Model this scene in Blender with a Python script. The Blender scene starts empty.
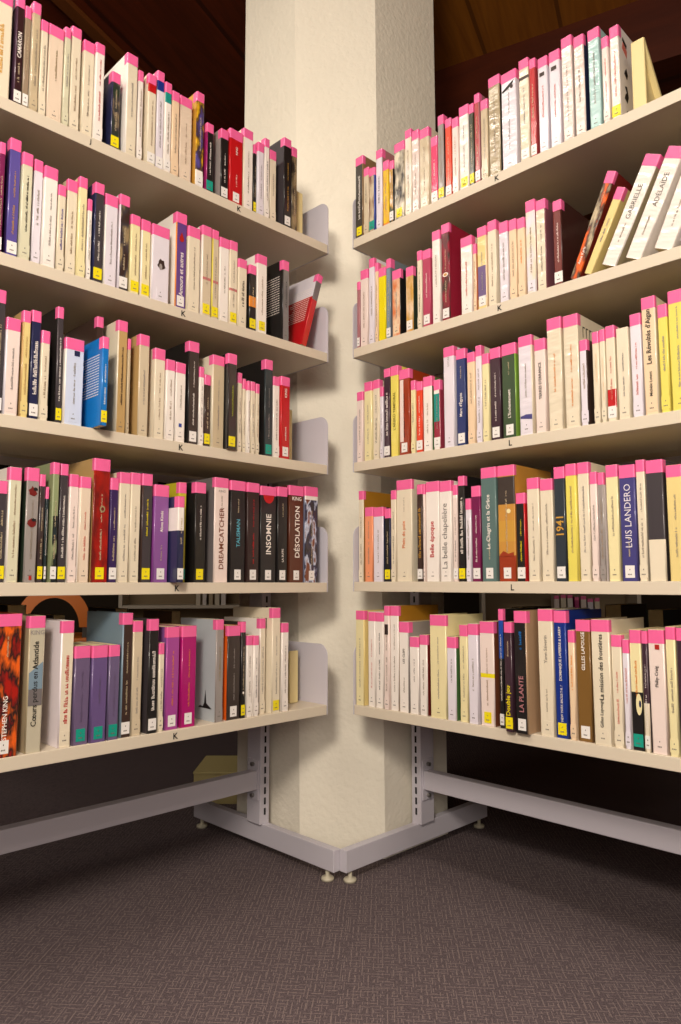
import bpy, bmesh, math, random
from mathutils import Vector, Matrix

# ---------------------------------------------------------------- camera, world, lights
sc = bpy.context.scene
COLL = sc.collection
EYE = 0.71
cam_d = bpy.data.cameras.new('camera')
cam = bpy.data.objects.new('camera', cam_d)
COLL.objects.link(cam)
cam.location = (0, 0, EYE)
cam.rotation_euler = (math.radians(90 + 5.6), 0, 0)
cam_d.sensor_fit = 'VERTICAL'
cam_d.sensor_height = 36.0
cam_d.lens = 722 / 1024 * 36.0
cam_d.clip_start = 0.02
sc.camera = cam

sc.view_settings.view_transform = 'Standard'
sc.view_settings.look = 'None'
sc.view_settings.exposure = 0.10
sc.view_settings.gamma = 1.0
sc.view_settings.use_curve_mapping = False

world = bpy.data.worlds.new('world')
sc.world = world
world.use_nodes = True
world.node_tree.nodes['Background'].inputs[0].default_value = (1.0, 0.82, 0.62, 1)
world.node_tree.nodes['Background'].inputs[1].default_value = 0.02


def area(name, loc, target, sx, sy, watts, color, spread=180):
    d = bpy.data.lights.new(name, 'AREA')
    d.shape = 'RECTANGLE'
    d.size, d.size_y = sx, sy
    d.energy = watts
    d.color = color
    d.spread = math.radians(spread)
    o = bpy.data.objects.new(name, d)
    COLL.objects.link(o)
    o.location = loc
    o.rotation_euler = (Vector(target) - Vector(loc)).to_track_quat('-Z', 'Y').to_euler()
    return o


area('near_camera_key_light', (-0.30, -0.25, 1.55), (0, 1.8, 0.85), 0.28, 0.28, 27, (1.0, 0.89, 0.76))  # soft key light near the camera, placed from the shadow directions
tube = area('ceiling_tube_light', (-1.35, 0.75, 2.85), (0, 0, 0), 2.3, 0.08, 17, (1.0, 0.90, 0.78), 130)
_z = -Vector((0.35, 0.45, -0.82)).normalized()          # the fixture tips towards the right rack
_x = Vector((-0.79, 0.61, 0)); _x = (_x - _z * _x.dot(_z)).normalized()
tube.rotation_euler = Matrix((_x, _z.cross(_x), _z)).transposed().to_euler()
area('aisle_ceiling_light', (0.7, -0.6, 2.85), (0.6, -0.5, 0), 1.2, 0.5, 26, (1.0, 0.89, 0.76), 100)
area('rear_fill_light', (0, -3.3, 1.95), (0, 1.8, 1.2), 3.0, 1.3, 58, (1.0, 0.91, 0.80))  # unseen fill light added behind the camera to lift the shelf undersides

# printed and painted colours: plain name, sRGB value
COL = dict(
SOFT=('grey',(150,138,124)),SOFT2=('brown',(160,136,112)),W=('white',(238,230,222)),W2=('white',(240,230,236)),C=('cream',(226,214,190)),GC=('greenish cream',(212,208,180)),B=('beige',(196,178,146)),BG2=('taupe',(150,130,108)),
B2=('tan',(150,130,95)),B2C=('beige',(206,190,162)),P=('peach',(232,204,170)),P2=('pale peach',(226,206,184)),K=('pale pink',(232,214,206)),L=('pale lilac',(224,217,226)),YC=('pale yellow',(232,220,170)),YL=('straw yellow',(226,204,136)),
YG=('pale yellow',(220,205,90)),T=('tan',(188,154,100)),T2=('brown',(140,112,78)),G=('grey',(150,142,138)),G2=('grey',(110,104,98)),D=('black',(26,24,24)),DG=('dark grey',(62,56,60)),DG2=('charcoal',(66,60,52)),DB=('dark brown',(58,40,34)),DB2=('dark brown',(56,46,42)),DB3=('blackish brown',(44,26,24)),
MA=('dark maroon',(48,22,26)),PLUM=('plum',(78,52,72)),NV=('navy blue',(32,36,72)),NV2=('navy blue',(38,52,104)),NV3=('indigo blue',(66,62,122)),BL=('deep blue',(16,46,130)),BL2=('blue',(50,70,150)),BLU=('bright blue',(10,112,190)),BLU2=('blue',(14,70,160)),PB=('pale blue',(206,214,234)),
R=('red',(186,16,24)),R2=('red',(206,110,96)),RD=('red',(168,26,14)),DR=('dark red',(110,20,16)),RR=('dusty red',(176,62,66)),RR2=('raspberry',(176,62,92)),CRI=('crimson',(148,20,50)),CRI2=('crimson',(150,50,70)),HP=('hot pink',(226,40,100)),PK=('pink',(196,110,110)),PKD=('dusty pink',(170,112,118)),
GO=('golden',(200,150,60)),gold=('golden',(214,160,50)),GO3=('gold',(160,112,30)),OR=('orange',(226,140,50)),OR2=('orange red',(224,66,34)),OR3=('orange',(214,120,70)),ORG=('orange',(232,98,24)),SAL=('salmon orange',(238,152,108)),YY=('bright yellow',(232,214,10)),YY2=('yellow',(220,170,30)),YY3=('olive yellow',(190,180,40)),YY4=('bright yellow',(240,205,20)),
YP=('lemon yellow',(230,214,100)),YP2=('lemon yellow',(226,212,98)),YT=('olive',(120,108,40)),LIME=('lime',(170,180,40)),TL=('turquoise',(20,140,130)),TQ=('turquoise',(90,170,190)),TQL=('pale turquoise',(170,206,204)),GRN=('green',(70,110,60)),GRN2=('bright green',(120,160,60)),DGN=('dark green',(40,54,40)),DGN2=('dark olive',(60,60,44)),DGN3=('dark green',(56,76,50)),SG=('sage green',(140,150,110)),DTE=('dark teal',(38,50,54)),SLT=('slate green',(86,112,110)),DSL=('dark slate',(46,54,62)),SLB=('slate blue',(120,142,158)),SLB2=('grey blue',(110,120,128)),
PU=('violet',(88,76,150)),DPU=('dark violet',(54,34,84)),VI=('purple',(98,62,132)),VI2=('violet',(108,88,132)),PUR=('purple',(136,84,150)),PUR2=('purple',(150,70,160)),PG=('purple grey',(104,88,120)),PG2=('purple grey',(100,80,128)),PG3=('purple grey',(104,90,124)),PMG=('orchid purple',(160,66,144)),MGT=('magenta',(168,8,104)),MG=('magenta',(150,30,100)),MG2=('dark magenta',(120,30,80)),MGD=('plum magenta',(112,16,72)),DPB=('dark plum',(58,36,48)),
SV=('silver grey',(120,118,118)),SV2=('silvery beige',(176,160,130)),SLV=('silver blue',(180,188,192)),PHO=('grey',(110,104,104)),PHO2=('sand',(170,140,110)),MULT=('blue grey',(120,124,150)),ORM=('orange and black',(190,80,30)),BGS=('stone grey',(190,182,160)),STN=('stone',(170,156,124)),BRN=('brown',(120,66,40)),BRN2=('chestnut brown',(88,42,24)),BRW=('olive brown',(122,88,40)),RBR=('rust brown',(150,52,20)),BRR=('brown red',(112,46,40)),DBR=('dark brown',(60,26,22)),PBR=('mauve brown',(130,80,90)),SUN=('amber',(196,140,60)))

# ---------------------------------------------------------------- materials
def lin(c):
    return tuple(((v / 255) / 12.92 if v / 255 <= 0.04045 else ((v / 255 + 0.055) / 1.055) ** 2.4) for v in c) + (1,)


_m = {}


def mat(name, rgb, rough=0.5, coat=0.0, metal=0.0, bump=0.0, bscale=60, spec=0.5, coat_rough=0.12, var=0.0, vscale=20):
    if name in _m:
        return _m[name]
    m = bpy.data.materials.new(name)
    m.use_nodes = True
    nt = m.node_tree
    b = nt.nodes['Principled BSDF']
    b.inputs['Base Color'].default_value = lin(rgb)
    b.inputs['Roughness'].default_value = rough
    b.inputs['Metallic'].default_value = metal
    b.inputs['Specular IOR Level'].default_value = spec
    b.inputs['Coat Weight'].default_value = coat
    b.inputs['Coat Roughness'].default_value = coat_rough
    tc = nt.nodes.new('ShaderNodeTexCoord')
    if bump:
        n = nt.nodes.new('ShaderNodeTexNoise')
        n.inputs['Scale'].default_value = bscale
        n.inputs['Detail'].default_value = 4
        nt.links.new(tc.outputs['Object'], n.inputs['Vector'])
        bm_ = nt.nodes.new('ShaderNodeBump')
        bm_.inputs['Strength'].default_value = bump
        bm_.inputs['Distance'].default_value = 0.004
        nt.links.new(n.outputs['Fac'], bm_.inputs['Height'])
        nt.links.new(bm_.outputs['Normal'], b.inputs['Normal'])
        if coat:
            nt.links.new(bm_.outputs['Normal'], b.inputs['Coat Normal'])
    if var:
        n2 = nt.nodes.new('ShaderNodeTexNoise')
        n2.inputs['Scale'].default_value = vscale
        n2.inputs['Detail'].default_value = 5
        nt.links.new(tc.outputs['Object'], n2.inputs['Vector'])
        r = nt.nodes.new('ShaderNodeValToRGB')
        c = lin(rgb)
        r.color_ramp.elements[0].position = 0.3
        r.color_ramp.elements[1].position = 0.7
        r.color_ramp.elements[0].color = tuple(v * (1 - var) for v in c[:3]) + (1,)
        r.color_ramp.elements[1].color = tuple(min(1, v * (1 + var)) for v in c[:3]) + (1,)
        nt.links.new(n2.outputs['Fac'], r.inputs['Fac'])
        nt.links.new(r.outputs['Color'], b.inputs['Base Color'])
    _m[name] = m
    return m


def mix_mat(codes):
    """printed cover picture: soft patches of several inks"""
    name = 'picture_' + codes
    if name in _m:
        return _m[name]
    m = mat(name, (128, 128, 128), 0.4, 0.5, bump=0.25, bscale=25)
    nt = m.node_tree
    b = nt.nodes['Principled BSDF']
    tc = nt.nodes.new('ShaderNodeTexCoord')
    mp = nt.nodes.new('ShaderNodeMapping')
    mp.inputs['Scale'].default_value = (55, 20, 22)
    mp.inputs['Location'].default_value = (len(name) * 3.1, 0, sum(map(ord, codes)) % 17)
    n = nt.nodes.new('ShaderNodeTexNoise')
    n.inputs['Scale'].default_value = 1.0
    n.inputs['Detail'].default_value = 3
    nt.links.new(tc.outputs['Object'], mp.inputs['Vector'])
    nt.links.new(mp.outputs['Vector'], n.inputs['Vector'])
    r = nt.nodes.new('ShaderNodeValToRGB')
    cs = [COL[c][1] for c in codes.split('/')]
    k = len(cs)
    els = r.color_ramp.elements
    while len(els) < k:
        els.new(0.5)
    for i, c in enumerate(cs):
        els[i].position = 0.38 + 0.24 * i / (k - 1)
        els[i].color = lin(c)
    nt.links.new(n.outputs['Fac'], r.inputs['Fac'])
    nt.links.new(r.outputs['Color'], b.inputs['Base Color'])
    return m


# ---------------------------------------------------------------- mesh helpers
def link_mesh(name, bm, mats, parent=None, smooth=False, loc=None):
    me = bpy.data.meshes.new(name)
    bmesh.ops.recalc_face_normals(bm, faces=bm.faces)
    bm.to_mesh(me)
    bm.free()
    if not isinstance(mats, (list, tuple)):
        mats = [mats]
    for m in mats:
        me.materials.append(m)
    if smooth:
        for p in me.polygons:
            p.use_smooth = True
    o = bpy.data.objects.new(name, me)
    COLL.objects.link(o)
    if parent is not None:
        o.parent = parent
    if loc is not None:
        o.location = loc
    return o


def box(bm, x0, x1, y0, y1, z0, z1, mi=0, bev=0.0):
    vs = [bm.verts.new(p) for p in ((x0, y0, z0), (x1, y0, z0), (x1, y1, z0), (x0, y1, z0),
                                    (x0, y0, z1), (x1, y0, z1), (x1, y1, z1), (x0, y1, z1))]
    fs = [bm.faces.new([vs[i] for i in q]) for q in ((0, 3, 2, 1), (4, 5, 6, 7), (0, 1, 5, 4), (1, 2, 6, 5), (2, 3, 7, 6), (3, 0, 4, 7))]
    for f in fs:
        f.material_index = mi
    if bev:
        es = list({e for f in fs for e in f.edges})
        r = bmesh.ops.bevel(bm, geom=es, offset=bev, segments=2, affect='EDGES', profile=0.5)
        for f in r['faces']:
            f.material_index = mi
    return fs


def prism(bm, pts, axis, a0, a1, mi=0):
    """extrude a 2-D outline; axis 'x': pts are (y,z); 'y': (x,z); 'z': (x,y)"""
    def P(p, a):
        return {'x': (a, p[0], p[1]), 'y': (p[0], a, p[1]), 'z': (p[0], p[1], a)}[axis]
    A = [bm.verts.new(P(p, a0)) for p in pts]
    B = [bm.verts.new(P(p, a1)) for p in pts]
    n = len(pts)
    fs = [bm.faces.new(A[::-1]), bm.faces.new(B)]
    for i in range(n):
        fs.append(bm.faces.new((A[i], A[(i + 1) % n], B[(i + 1) % n], B[i])))
    for f in fs:
        f.material_index = mi
    return fs


def lathe(bm, prof, cx=0, cy=0, n=16, mi=0):
    rings = []
    for r, z in prof:
        rings.append([bm.verts.new((cx + r * math.cos(2 * math.pi * k / n), cy + r * math.sin(2 * math.pi * k / n), z)) for k in range(n)])
    for a, b in zip(rings, rings[1:]):
        for k in range(n):
            bm.faces.new((a[k], a[(k + 1) % n], b[(k + 1) % n], b[k])).material_index = mi
    bm.faces.new(rings[0][::-1]).material_index = mi
    bm.faces.new(rings[-1]).material_index = mi


def decal(bm, pts, y=-0.0004, mi=0, th=0.0003):
    """thin ink shape on a plane facing -y; pts are (x,z)"""
    prism(bm, pts, 'y', y - th, y, mi)


def empty(name, loc=(0, 0, 0), rot=(0, 0, 0), parent=None):
    o = bpy.data.objects.new(name, None)
    o.empty_display_size = 0.05
    COLL.objects.link(o)
    o.location = loc
    o.rotation_euler = rot
    o.parent = parent
    return o


def tag(o, label, cat, group=None, kind=None):
    if label:
        o['label'] = label
    if cat:
        o['category'] = cat
    if group:
        o['group'] = group
    if kind:
        o['kind'] = kind
    return o


TEXTS = []      # lettering is built as text, then turned into meshes in one batch at the end


def lettering(parent, body, m, size, loc, vertical, max_len, max_h, name='title_lettering', bold=0.0):
    TEXTS.append((parent, body, m, size, loc, vertical, max_len, max_h, name, bold))


def build_lettering():
    tmp = []
    for (parent, body, m, size, loc, vertical, max_len, max_h, name, bold) in TEXTS:
        c = bpy.data.curves.new('text', 'FONT')
        c.body = body
        c.size = 1.0
        c.offset = bold
        c.resolution_u = 2
        c.align_x = 'CENTER'
        c.align_y = 'CENTER'
        o = bpy.data.objects.new('text', c)
        COLL.objects.link(o)
        tmp.append(o)
    dg = bpy.context.evaluated_depsgraph_get()
    dg.update()
    for o, (parent, body, m, size, loc, vertical, max_len, max_h, name, bold) in zip(tmp, TEXTS):
        me = bpy.data.meshes.new_from_object(o.evaluated_get(dg))
        xs = [v.co.x for v in me.vertices]
        ys = [v.co.y for v in me.vertices]
        L = max(xs) - min(xs)
        Ht = max(ys) - min(ys)
        cx, cy = (max(xs) + min(xs)) / 2, (max(ys) + min(ys)) / 2
        k = min(size, max_len / L, max_h / Ht)
        for v in me.vertices:
            a, b = (v.co.x - cx) * k, (v.co.y - cy) * k
            v.co = (-b, 0, a) if vertical else (a, 0, b)
        me.name = name
        me.materials.clear()
        me.materials.append(m)
        ob = bpy.data.objects.new(name, me)
        COLL.objects.link(ob)
        ob.parent = parent
        ob.location = loc
    for o in tmp:
        c = o.data
        bpy.data.objects.remove(o)
        bpy.data.curves.remove(c)


# ---------------------------------------------------------------- room
def node_floor():
    m = bpy.data.materials.new('carpet')
    m.use_nodes = True
    nt = m.node_tree
    N = nt.nodes.new
    L = nt.links.new
    b = nt.nodes['Principled BSDF']
    b.inputs['Roughness'].default_value = 0.95
    b.inputs['Specular IOR Level'].default_value = 0.1
    tc = N('ShaderNodeTexCoord')

    def M(op, a, c=None, d=None):
        n = N('ShaderNodeMath')
        n.operation = op
        for i, v in enumerate((a, c, d)):
            if v is None:
                continue
            if isinstance(v, (int, float)):
                n.inputs[i].default_value = v
            else:
                L(v, n.inputs[i])
        return n.outputs[0]

    def dashes(cell, ang, off):
        mp = N('ShaderNodeMapping')
        mp.inputs['Rotation'].default_value = (0, 0, ang)
        mp.inputs['Location'].default_value = (off, off * 1.7, 0)
        mp.inputs['Scale'].default_value = (1 / cell, 1 / cell, 1)
        L(tc.outputs['Object'], mp.inputs['Vector'])
        sp = N('ShaderNodeSeparateXYZ')
        L(mp.outputs['Vector'], sp.inputs[0])
        fx, fy = M('FLOOR', sp.outputs[0]), M('FLOOR', sp.outputs[1])
        cb = N('ShaderNodeCombineXYZ')
        L(fx, cb.inputs[0])
        L(fy, cb.inputs[1])
        wn = N('ShaderNodeTexWhiteNoise')
        wn.noise_dimensions = '2D'
        L(cb.outputs[0], wn.inputs['Vector'])
        ux, uy = M('SUBTRACT', sp.outputs[0], fx), M('SUBTRACT', sp.outputs[1], fy)
        cx, cy = M('ABSOLUTE', M('SUBTRACT', ux, 0.5)), M('ABSOLUTE', M('SUBTRACT', uy, 0.5))
        h = M('MULTIPLY', M('LESS_THAN', cx, 0.46), M('LESS_THAN', cy, 0.085))
        v = M('MULTIPLY', M('LESS_THAN', cx, 0.085), M('LESS_THAN', cy, 0.46))
        s = M('GREATER_THAN', wn.outputs['Value'], 0.45)
        mixd = M('ADD', M('MULTIPLY', v, s), M('MULTIPLY', h, M('SUBTRACT', 1.0, s)))
        keep = M('GREATER_THAN', M('FRACT', M('MULTIPLY', wn.outputs['Value'], 37.0)), 0.22)
        return M('MULTIPLY', mixd, keep)
    d = M('MAXIMUM', dashes(0.0085, 0.06, 0.3), dashes(0.0115, 0.06, 1.37))
    nz = N('ShaderNodeTexNoise')
    nz.inputs['Scale'].default_value = 420
    nz.inputs['Detail'].default_value = 3
    L(tc.outputs['Object'], nz.inputs['Vector'])
    r = N('ShaderNodeValToRGB')
    r.color_ramp.elements[0].position = 0.3
    r.color_ramp.elements[0].color = lin((66, 57, 60))
    r.color_ramp.elements[1].position = 0.7
    r.color_ramp.elements[1].color = lin((108, 96, 99))
    L(nz.outputs['Fac'], r.inputs['Fac'])
    mx = N('ShaderNodeMix')
    mx.data_type = 'RGBA'
    L(M('MULTIPLY', d, 0.34), mx.inputs['Factor'])
    L(r.outputs['Color'], mx.inputs['A'])
    mx.inputs['B'].default_value = lin((168, 150, 144))
    L(mx.outputs['Result'], b.inputs['Base Color'])
    bp = N('ShaderNodeBump')
    bp.inputs['Strength'].default_value = 0.5
    bp.inputs['Distance'].default_value = 0.003
    L(nz.outputs['Fac'], bp.inputs['Height'])
    L(bp.outputs['Normal'], b.inputs['Normal'])
    return m


def node_wood(name, c0, c1, ang, plank=0.14):
    m = bpy.data.materials.new(name)
    m.use_nodes = True
    nt = m.node_tree
    N = nt.nodes.new
    L = nt.links.new
    b = nt.nodes['Principled BSDF']
    b.inputs['Roughness'].default_value = 0.45
    tc = N('ShaderNodeTexCoord')
    mp = N('ShaderNodeMapping')
    mp.inputs['Rotation'].default_value = (0, 0, ang)
    L(tc.outputs['Object'], mp.inputs['Vector'])
    mp2 = N('ShaderNodeMapping')
    mp2.inputs['Scale'].default_value = (14, 1.2, 6)
    L(mp.outputs['Vector'], mp2.inputs['Vector'])
    n = N('ShaderNodeTexNoise')
    n.inputs['Scale'].default_value = 2.0
    n.inputs['Detail'].default_value = 7
    n.inputs['Distortion'].default_value = 1.0
    L(mp2.outputs['Vector'], n.inputs['Vector'])
    r = N('ShaderNodeValToRGB')
    r.color_ramp.elements[0].position = 0.3
    r.color_ramp.elements[0].color = lin(c0)
    r.color_ramp.elements[1].position = 0.72
    r.color_ramp.elements[1].color = lin(c1)
    L(n.outputs['Fac'], r.inputs['Fac'])
    sp = N('ShaderNodeSeparateXYZ')
    L(mp.outputs['Vector'], sp.inputs[0])
    w = N('ShaderNodeMath')
    w.operation = 'DIVIDE'
    w.inputs[1].default_value = plank
    L(sp.outputs[0], w.inputs[0])
    fr = N('ShaderNodeMath')
    fr.operation = 'FRACT'
    L(w.outputs[0], fr.inputs[0])
    lt = N('ShaderNodeMath')
    lt.operation = 'LESS_THAN'
    lt.inputs[1].default_value = 0.05
    L(fr.outputs[0], lt.inputs[0])
    mx = N('ShaderNodeMix')
    mx.data_type = 'RGBA'
    L(lt.outputs[0], mx.inputs['Factor'])
    L(r.outputs['Color'], mx.inputs['A'])
    mx.inputs['B'].default_value = lin(tuple(v * 0.8 for v in c0))
    L(mx.outputs['Result'], b.inputs['Base Color'])
    return m


def struct(name, bm, m, smooth=False):
    return tag(link_mesh(name, bm, m, smooth=smooth), None, None, kind='structure')


M_CARPET = node_floor()
M_CEIL = node_wood('ceiling_boards', (150, 88, 24), (186, 116, 36), math.radians(24.3), 0.32)
M_BEAM = node_wood('beam_wood', (70, 24, 8), (92, 36, 12), math.radians(-62), 0.5)
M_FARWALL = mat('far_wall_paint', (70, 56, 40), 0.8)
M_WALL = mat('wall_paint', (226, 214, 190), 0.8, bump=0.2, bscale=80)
M_PILLAR = mat('pillar_paint', (236, 229, 212), 0.75, bump=0.6, bscale=70, var=0.03, vscale=6)

bm = bmesh.new(); box(bm, -5, 5, -3.5, 7, -0.1, 0); struct('floor', bm, M_CARPET)
bm = bmesh.new(); box(bm, -5, 5, -3.5, 7, 3.0, 3.1); struct('ceiling', bm, M_CEIL)
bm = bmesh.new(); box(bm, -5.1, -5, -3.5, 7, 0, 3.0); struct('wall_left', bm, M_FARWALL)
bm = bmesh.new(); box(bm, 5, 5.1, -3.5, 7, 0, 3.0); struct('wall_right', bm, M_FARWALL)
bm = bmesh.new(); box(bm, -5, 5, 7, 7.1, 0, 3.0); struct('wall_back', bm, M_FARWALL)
# wall behind the viewer; its wide opening is added to suit the fill light
bm = bmesh.new()
box(bm, -5, -1.7, -3.6, -3.5, 0, 3.0); box(bm, 1.7, 5, -3.6, -3.5, 0, 3.0)
box(bm, -1.7, 1.7, -3.6, -3.5, 0, 1.1); box(bm, -1.7, 1.7, -3.6, -3.5, 2.7, 3.0)
struct('wall_front', bm, M_WALL)
bm = bmesh.new()
for x in (-1.7, -0.58, 0.54, 1.66):
    box(bm, x, x + 0.04, -3.56, -3.5, 1.1, 2.7)
box(bm, -1.7, 1.7, -3.56, -3.5, 1.1, 1.14); box(bm, -1.7, 1.7, -3.56, -3.5, 2.66, 2.7)
struct('added_window_1', bm, M_WALL)  # unseen window frame, added to go with the fill light


def obox(bm, p, d, length, w, z0, z1):
    d = Vector((d[0], d[1], 0)).normalized()
    n = Vector((-d.y, d.x, 0))
    a = Vector((p[0], p[1], 0))
    q = [a, a + d * length, a + d * length + n * w, a + n * w]
    prism(bm, [(v.x, v.y) for v in q], 'z', z0, z1)


# ceiling beam across the view and a slim batten meeting it
bm = bmesh.new(); obox(bm, (-0.62, 3.60), (0.88, -0.47), 4.6, 0.9, 2.72, 3.0); struct('trim_1', bm, M_BEAM)
bm = bmesh.new(); obox(bm, (-1.9, 0.75), (0.41, 0.91), 3.1, 0.05, 2.96, 3.0); struct('trim_2', bm, mat('batten_wood', (120, 66, 26), 0.5))
bm = bmesh.new(); obox(bm, (-3.6, 4.4), (0.95, -0.25), 3.1, 0.9, 2.72, 3.0); struct('trim_3', bm, M_BEAM)

bm = bmesh.new(); obox(bm, (-0.9, 0.9), (0.41, 0.91), 2.75, 2.4, 2.985, 3.0); struct('trim_4', bm, node_wood('dark_panel_wood', (84, 32, 12), (112, 46, 20), math.radians(24.3), 0.4))

# octagonal painted concrete pillar, slightly irregular
def octa(fl, fr, yf, ol, orr, yo, depth):
    return [(fl, yf), (fr, yf), (orr, yo), (orr, yo + depth * 0.45), (fr, yf + depth), (fl, yf + depth), (ol, yo + depth * 0.45), (ol, yo)]
bm = bmesh.new()
lo = octa(-0.105, 0.116, 1.945, -0.296, 0.306, 2.135, 0.56)
hi = octa(-0.139, 0.097, 1.955, -0.300, 0.291, 2.115, 0.56)
levels = []
for k in range(13):
    t = k / 12
    levels.append([bm.verts.new((a[0] * (1 - t) + b[0] * t, a[1] * (1 - t) + b[1] * t, 3.0 * t)) for a, b in zip(lo, hi)])
for a, b in zip(levels, levels[1:]):
    for i in range(8):
        bm.faces.new((a[i], a[(i + 1) % 8], b[(i + 1) % 8], b[i]))
bm.faces.new(levels[0][::-1]); bm.faces.new(levels[-1])
tag(link_mesh('pillar', bm, M_PILLAR), 'white painted octagonal concrete pillar behind the corner where two racks meet', 'pillar', kind='structure')

# ---------------------------------------------------------------- library racks
M_STEEL = mat('rack_steel', (200, 195, 204), 0.45, bump=0.03, bscale=300)
M_SHELF = mat('shelf_steel', (212, 200, 180), 0.45, bump=0.03, bscale=300)
M_DARK = mat('black_ink', (14, 13, 13), 0.6)
M_SLOT = mat('slot_dark', (8, 8, 8), 0.9)
M_PAD = mat('levelling_pad', (190, 182, 160), 0.4)
M_BOLT = mat('bolt_steel', (150, 146, 140), 0.3, metal=0.8)
M_CREAMP = mat('cream_plastic', (226, 208, 150), 0.45)

CORNER_Y = 1.80
SHELF_TOPS = {'L': [1.568, 1.2845, 0.9995, 0.7105, 0.4188], 'R': [1.5825, 1.2955, 1.006, 0.7125, 0.4193]}
LIP = 0.0232


def shelf_plate(bm, x0, x1, y0, y1, ztop, zlo, rad=0.028, rear=False):
    pts = [(y0, zlo), (y1, zlo), (y1, ztop)]
    n = 6
    for k in range(n + 1):
        a = math.pi / 2 * k / n
        pts.append((y0 + rad - rad * math.sin(a), ztop - rad + rad * math.cos(a)))
    if rear:
        pts = [(y0 + y1 - p[0], p[1]) for p in pts]
    prism(bm, pts, 'x', x0, x1)


PLATE_H = [0.120, 0.128, 0.126, 0.138, 0.143]


def rack(side, letters, label):
    sx = -1 if side == 'L' else 1
    root = empty('library_rack', (0, CORNER_Y, 0), (0, 0, math.radians(45 if side == 'L' else -45)))
    tag(root, label, 'shelving', 'double sided library racks meeting at the pillar')

    def B(bm, s0, s1, y0, y1, z0, z1, bev=0.0, mi=0):
        a, b = sorted((sx * s0, sx * s1))
        box(bm, a, b, y0, y1, z0, z1, mi, bev)
    for s in (0.001, 0.99):
        bm = bmesh.new(); B(bm, s, s + 0.022, (0.0 if side == 'L' else -0.004), 0.588, 0.026, 0.077, 0.0015)
        ft = link_mesh('foot_beam', bm, M_STEEL, root)
        for y in ((0.030, 0.56) if side == 'L' else (0.018, 0.56)):
            bm = bmesh.new()
            lathe(bm, [(0.005, 0.026), (0.005, 0.010), (0.014, 0.008), (0.016, 0.005), (0.015, 0.0)][::-1], sx * (s + 0.013 if y < 0.1 else s + 0.011), y)
            link_mesh('levelling_foot', bm, M_PAD, ft, smooth=True)
        bm = bmesh.new(); B(bm, s, s + 0.031, 0.268, 0.324, 0.076, 1.60, 0.0015)
        up = link_mesh('upright', bm, M_STEEL, root)
        bm = bmesh.new()
        z = 0.10
        while z < 1.58:
            B(bm, s + 0.0125, s + 0.0175, 0.2665, 0.2695, z, z + 0.017)
            z += 0.0265
        link_mesh('slot_row', bm, M_SLOT, up)
    bm = bmesh.new(); B(bm, 0.034, 0.988, 0.276, 0.306, 0.166, 0.214, 0.002)
    st = link_mesh('stretcher', bm, M_STEEL, root)
    bm = bmesh.new(); B(bm, 0.032, 0.036, 0.272, 0.315, 0.138, 0.242, 0.001)
    pl = link_mesh('stretcher_bracket', bm, M_STEEL, root)
    for z in (0.150, 0.230):
        bm = bmesh.new()
        ring = [(0.0055 * math.cos(k * math.pi / 3), 0.0055 * math.sin(k * math.pi / 3)) for k in range(6)]
        prism(bm, [(0.292 + a, z + b) for a, b in ring], 'x', *sorted((sx * 0.036, sx * 0.044)))
        link_mesh('bolt', bm, M_BOLT, pl)
    # perforated rail below the third shelf
    bm = bmesh.new(); B(bm, 0.034, 0.988, 0.286, 0.302, 0.925, 0.975, 0.001)
    rl = link_mesh('back_rail', bm, M_STEEL, root)
    bm = bmesh.new()
    s = 0.1
    while s < 0.97:
        B(bm, s, s + 0.022, 0.2845, 0.2865, 0.944, 0.956)
        s += 0.075
    link_mesh('slot_row', bm, M_SLOT, rl)
    for i, zt in enumerate(SHELF_TOPS[side]):
        for rear in (False, True):
            y0, y1 = (0.0, 0.262) if not rear else (0.332, 0.590)
            bm = bmesh.new(); B(bm, 0.0465, 0.985, y0, y1, zt - LIP, zt, 0.001)
            sh = link_mesh('shelf', bm, M_SHELF, root)
            for s in ((0.0425, 0.0450), (0.9865, 0.989)):
                bm = bmesh.new()
                a, b = sorted((sx * s[0], sx * s[1]))
                shelf_plate(bm, a, b, y0 + 0.001, y1, zt + PLATE_H[i], zt - LIP, rear=rear)
                link_mesh('end_plate', bm, M_STEEL, sh)
            if not rear:
                for ch, s in letters[i]:
                    lettering(sh, ch, M_DARK, 0.022, (sx * s, -0.0008, zt - 0.0116), False, 0.02, 0.012, 'shelf_letter', 0.02)
    return root


rack('L', [[('J', .683), ('K', .327)], [('K', .467)], [('K', .466)], [('K', .468)], [('K', .464)]],
     'left grey steel library rack of books lettered J and K')
rack('R', [[('K', .473)], [('K', .473)], [('L', .491)], [('L', .488)], []],
     'right grey steel library rack of books lettered K and L')


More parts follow.
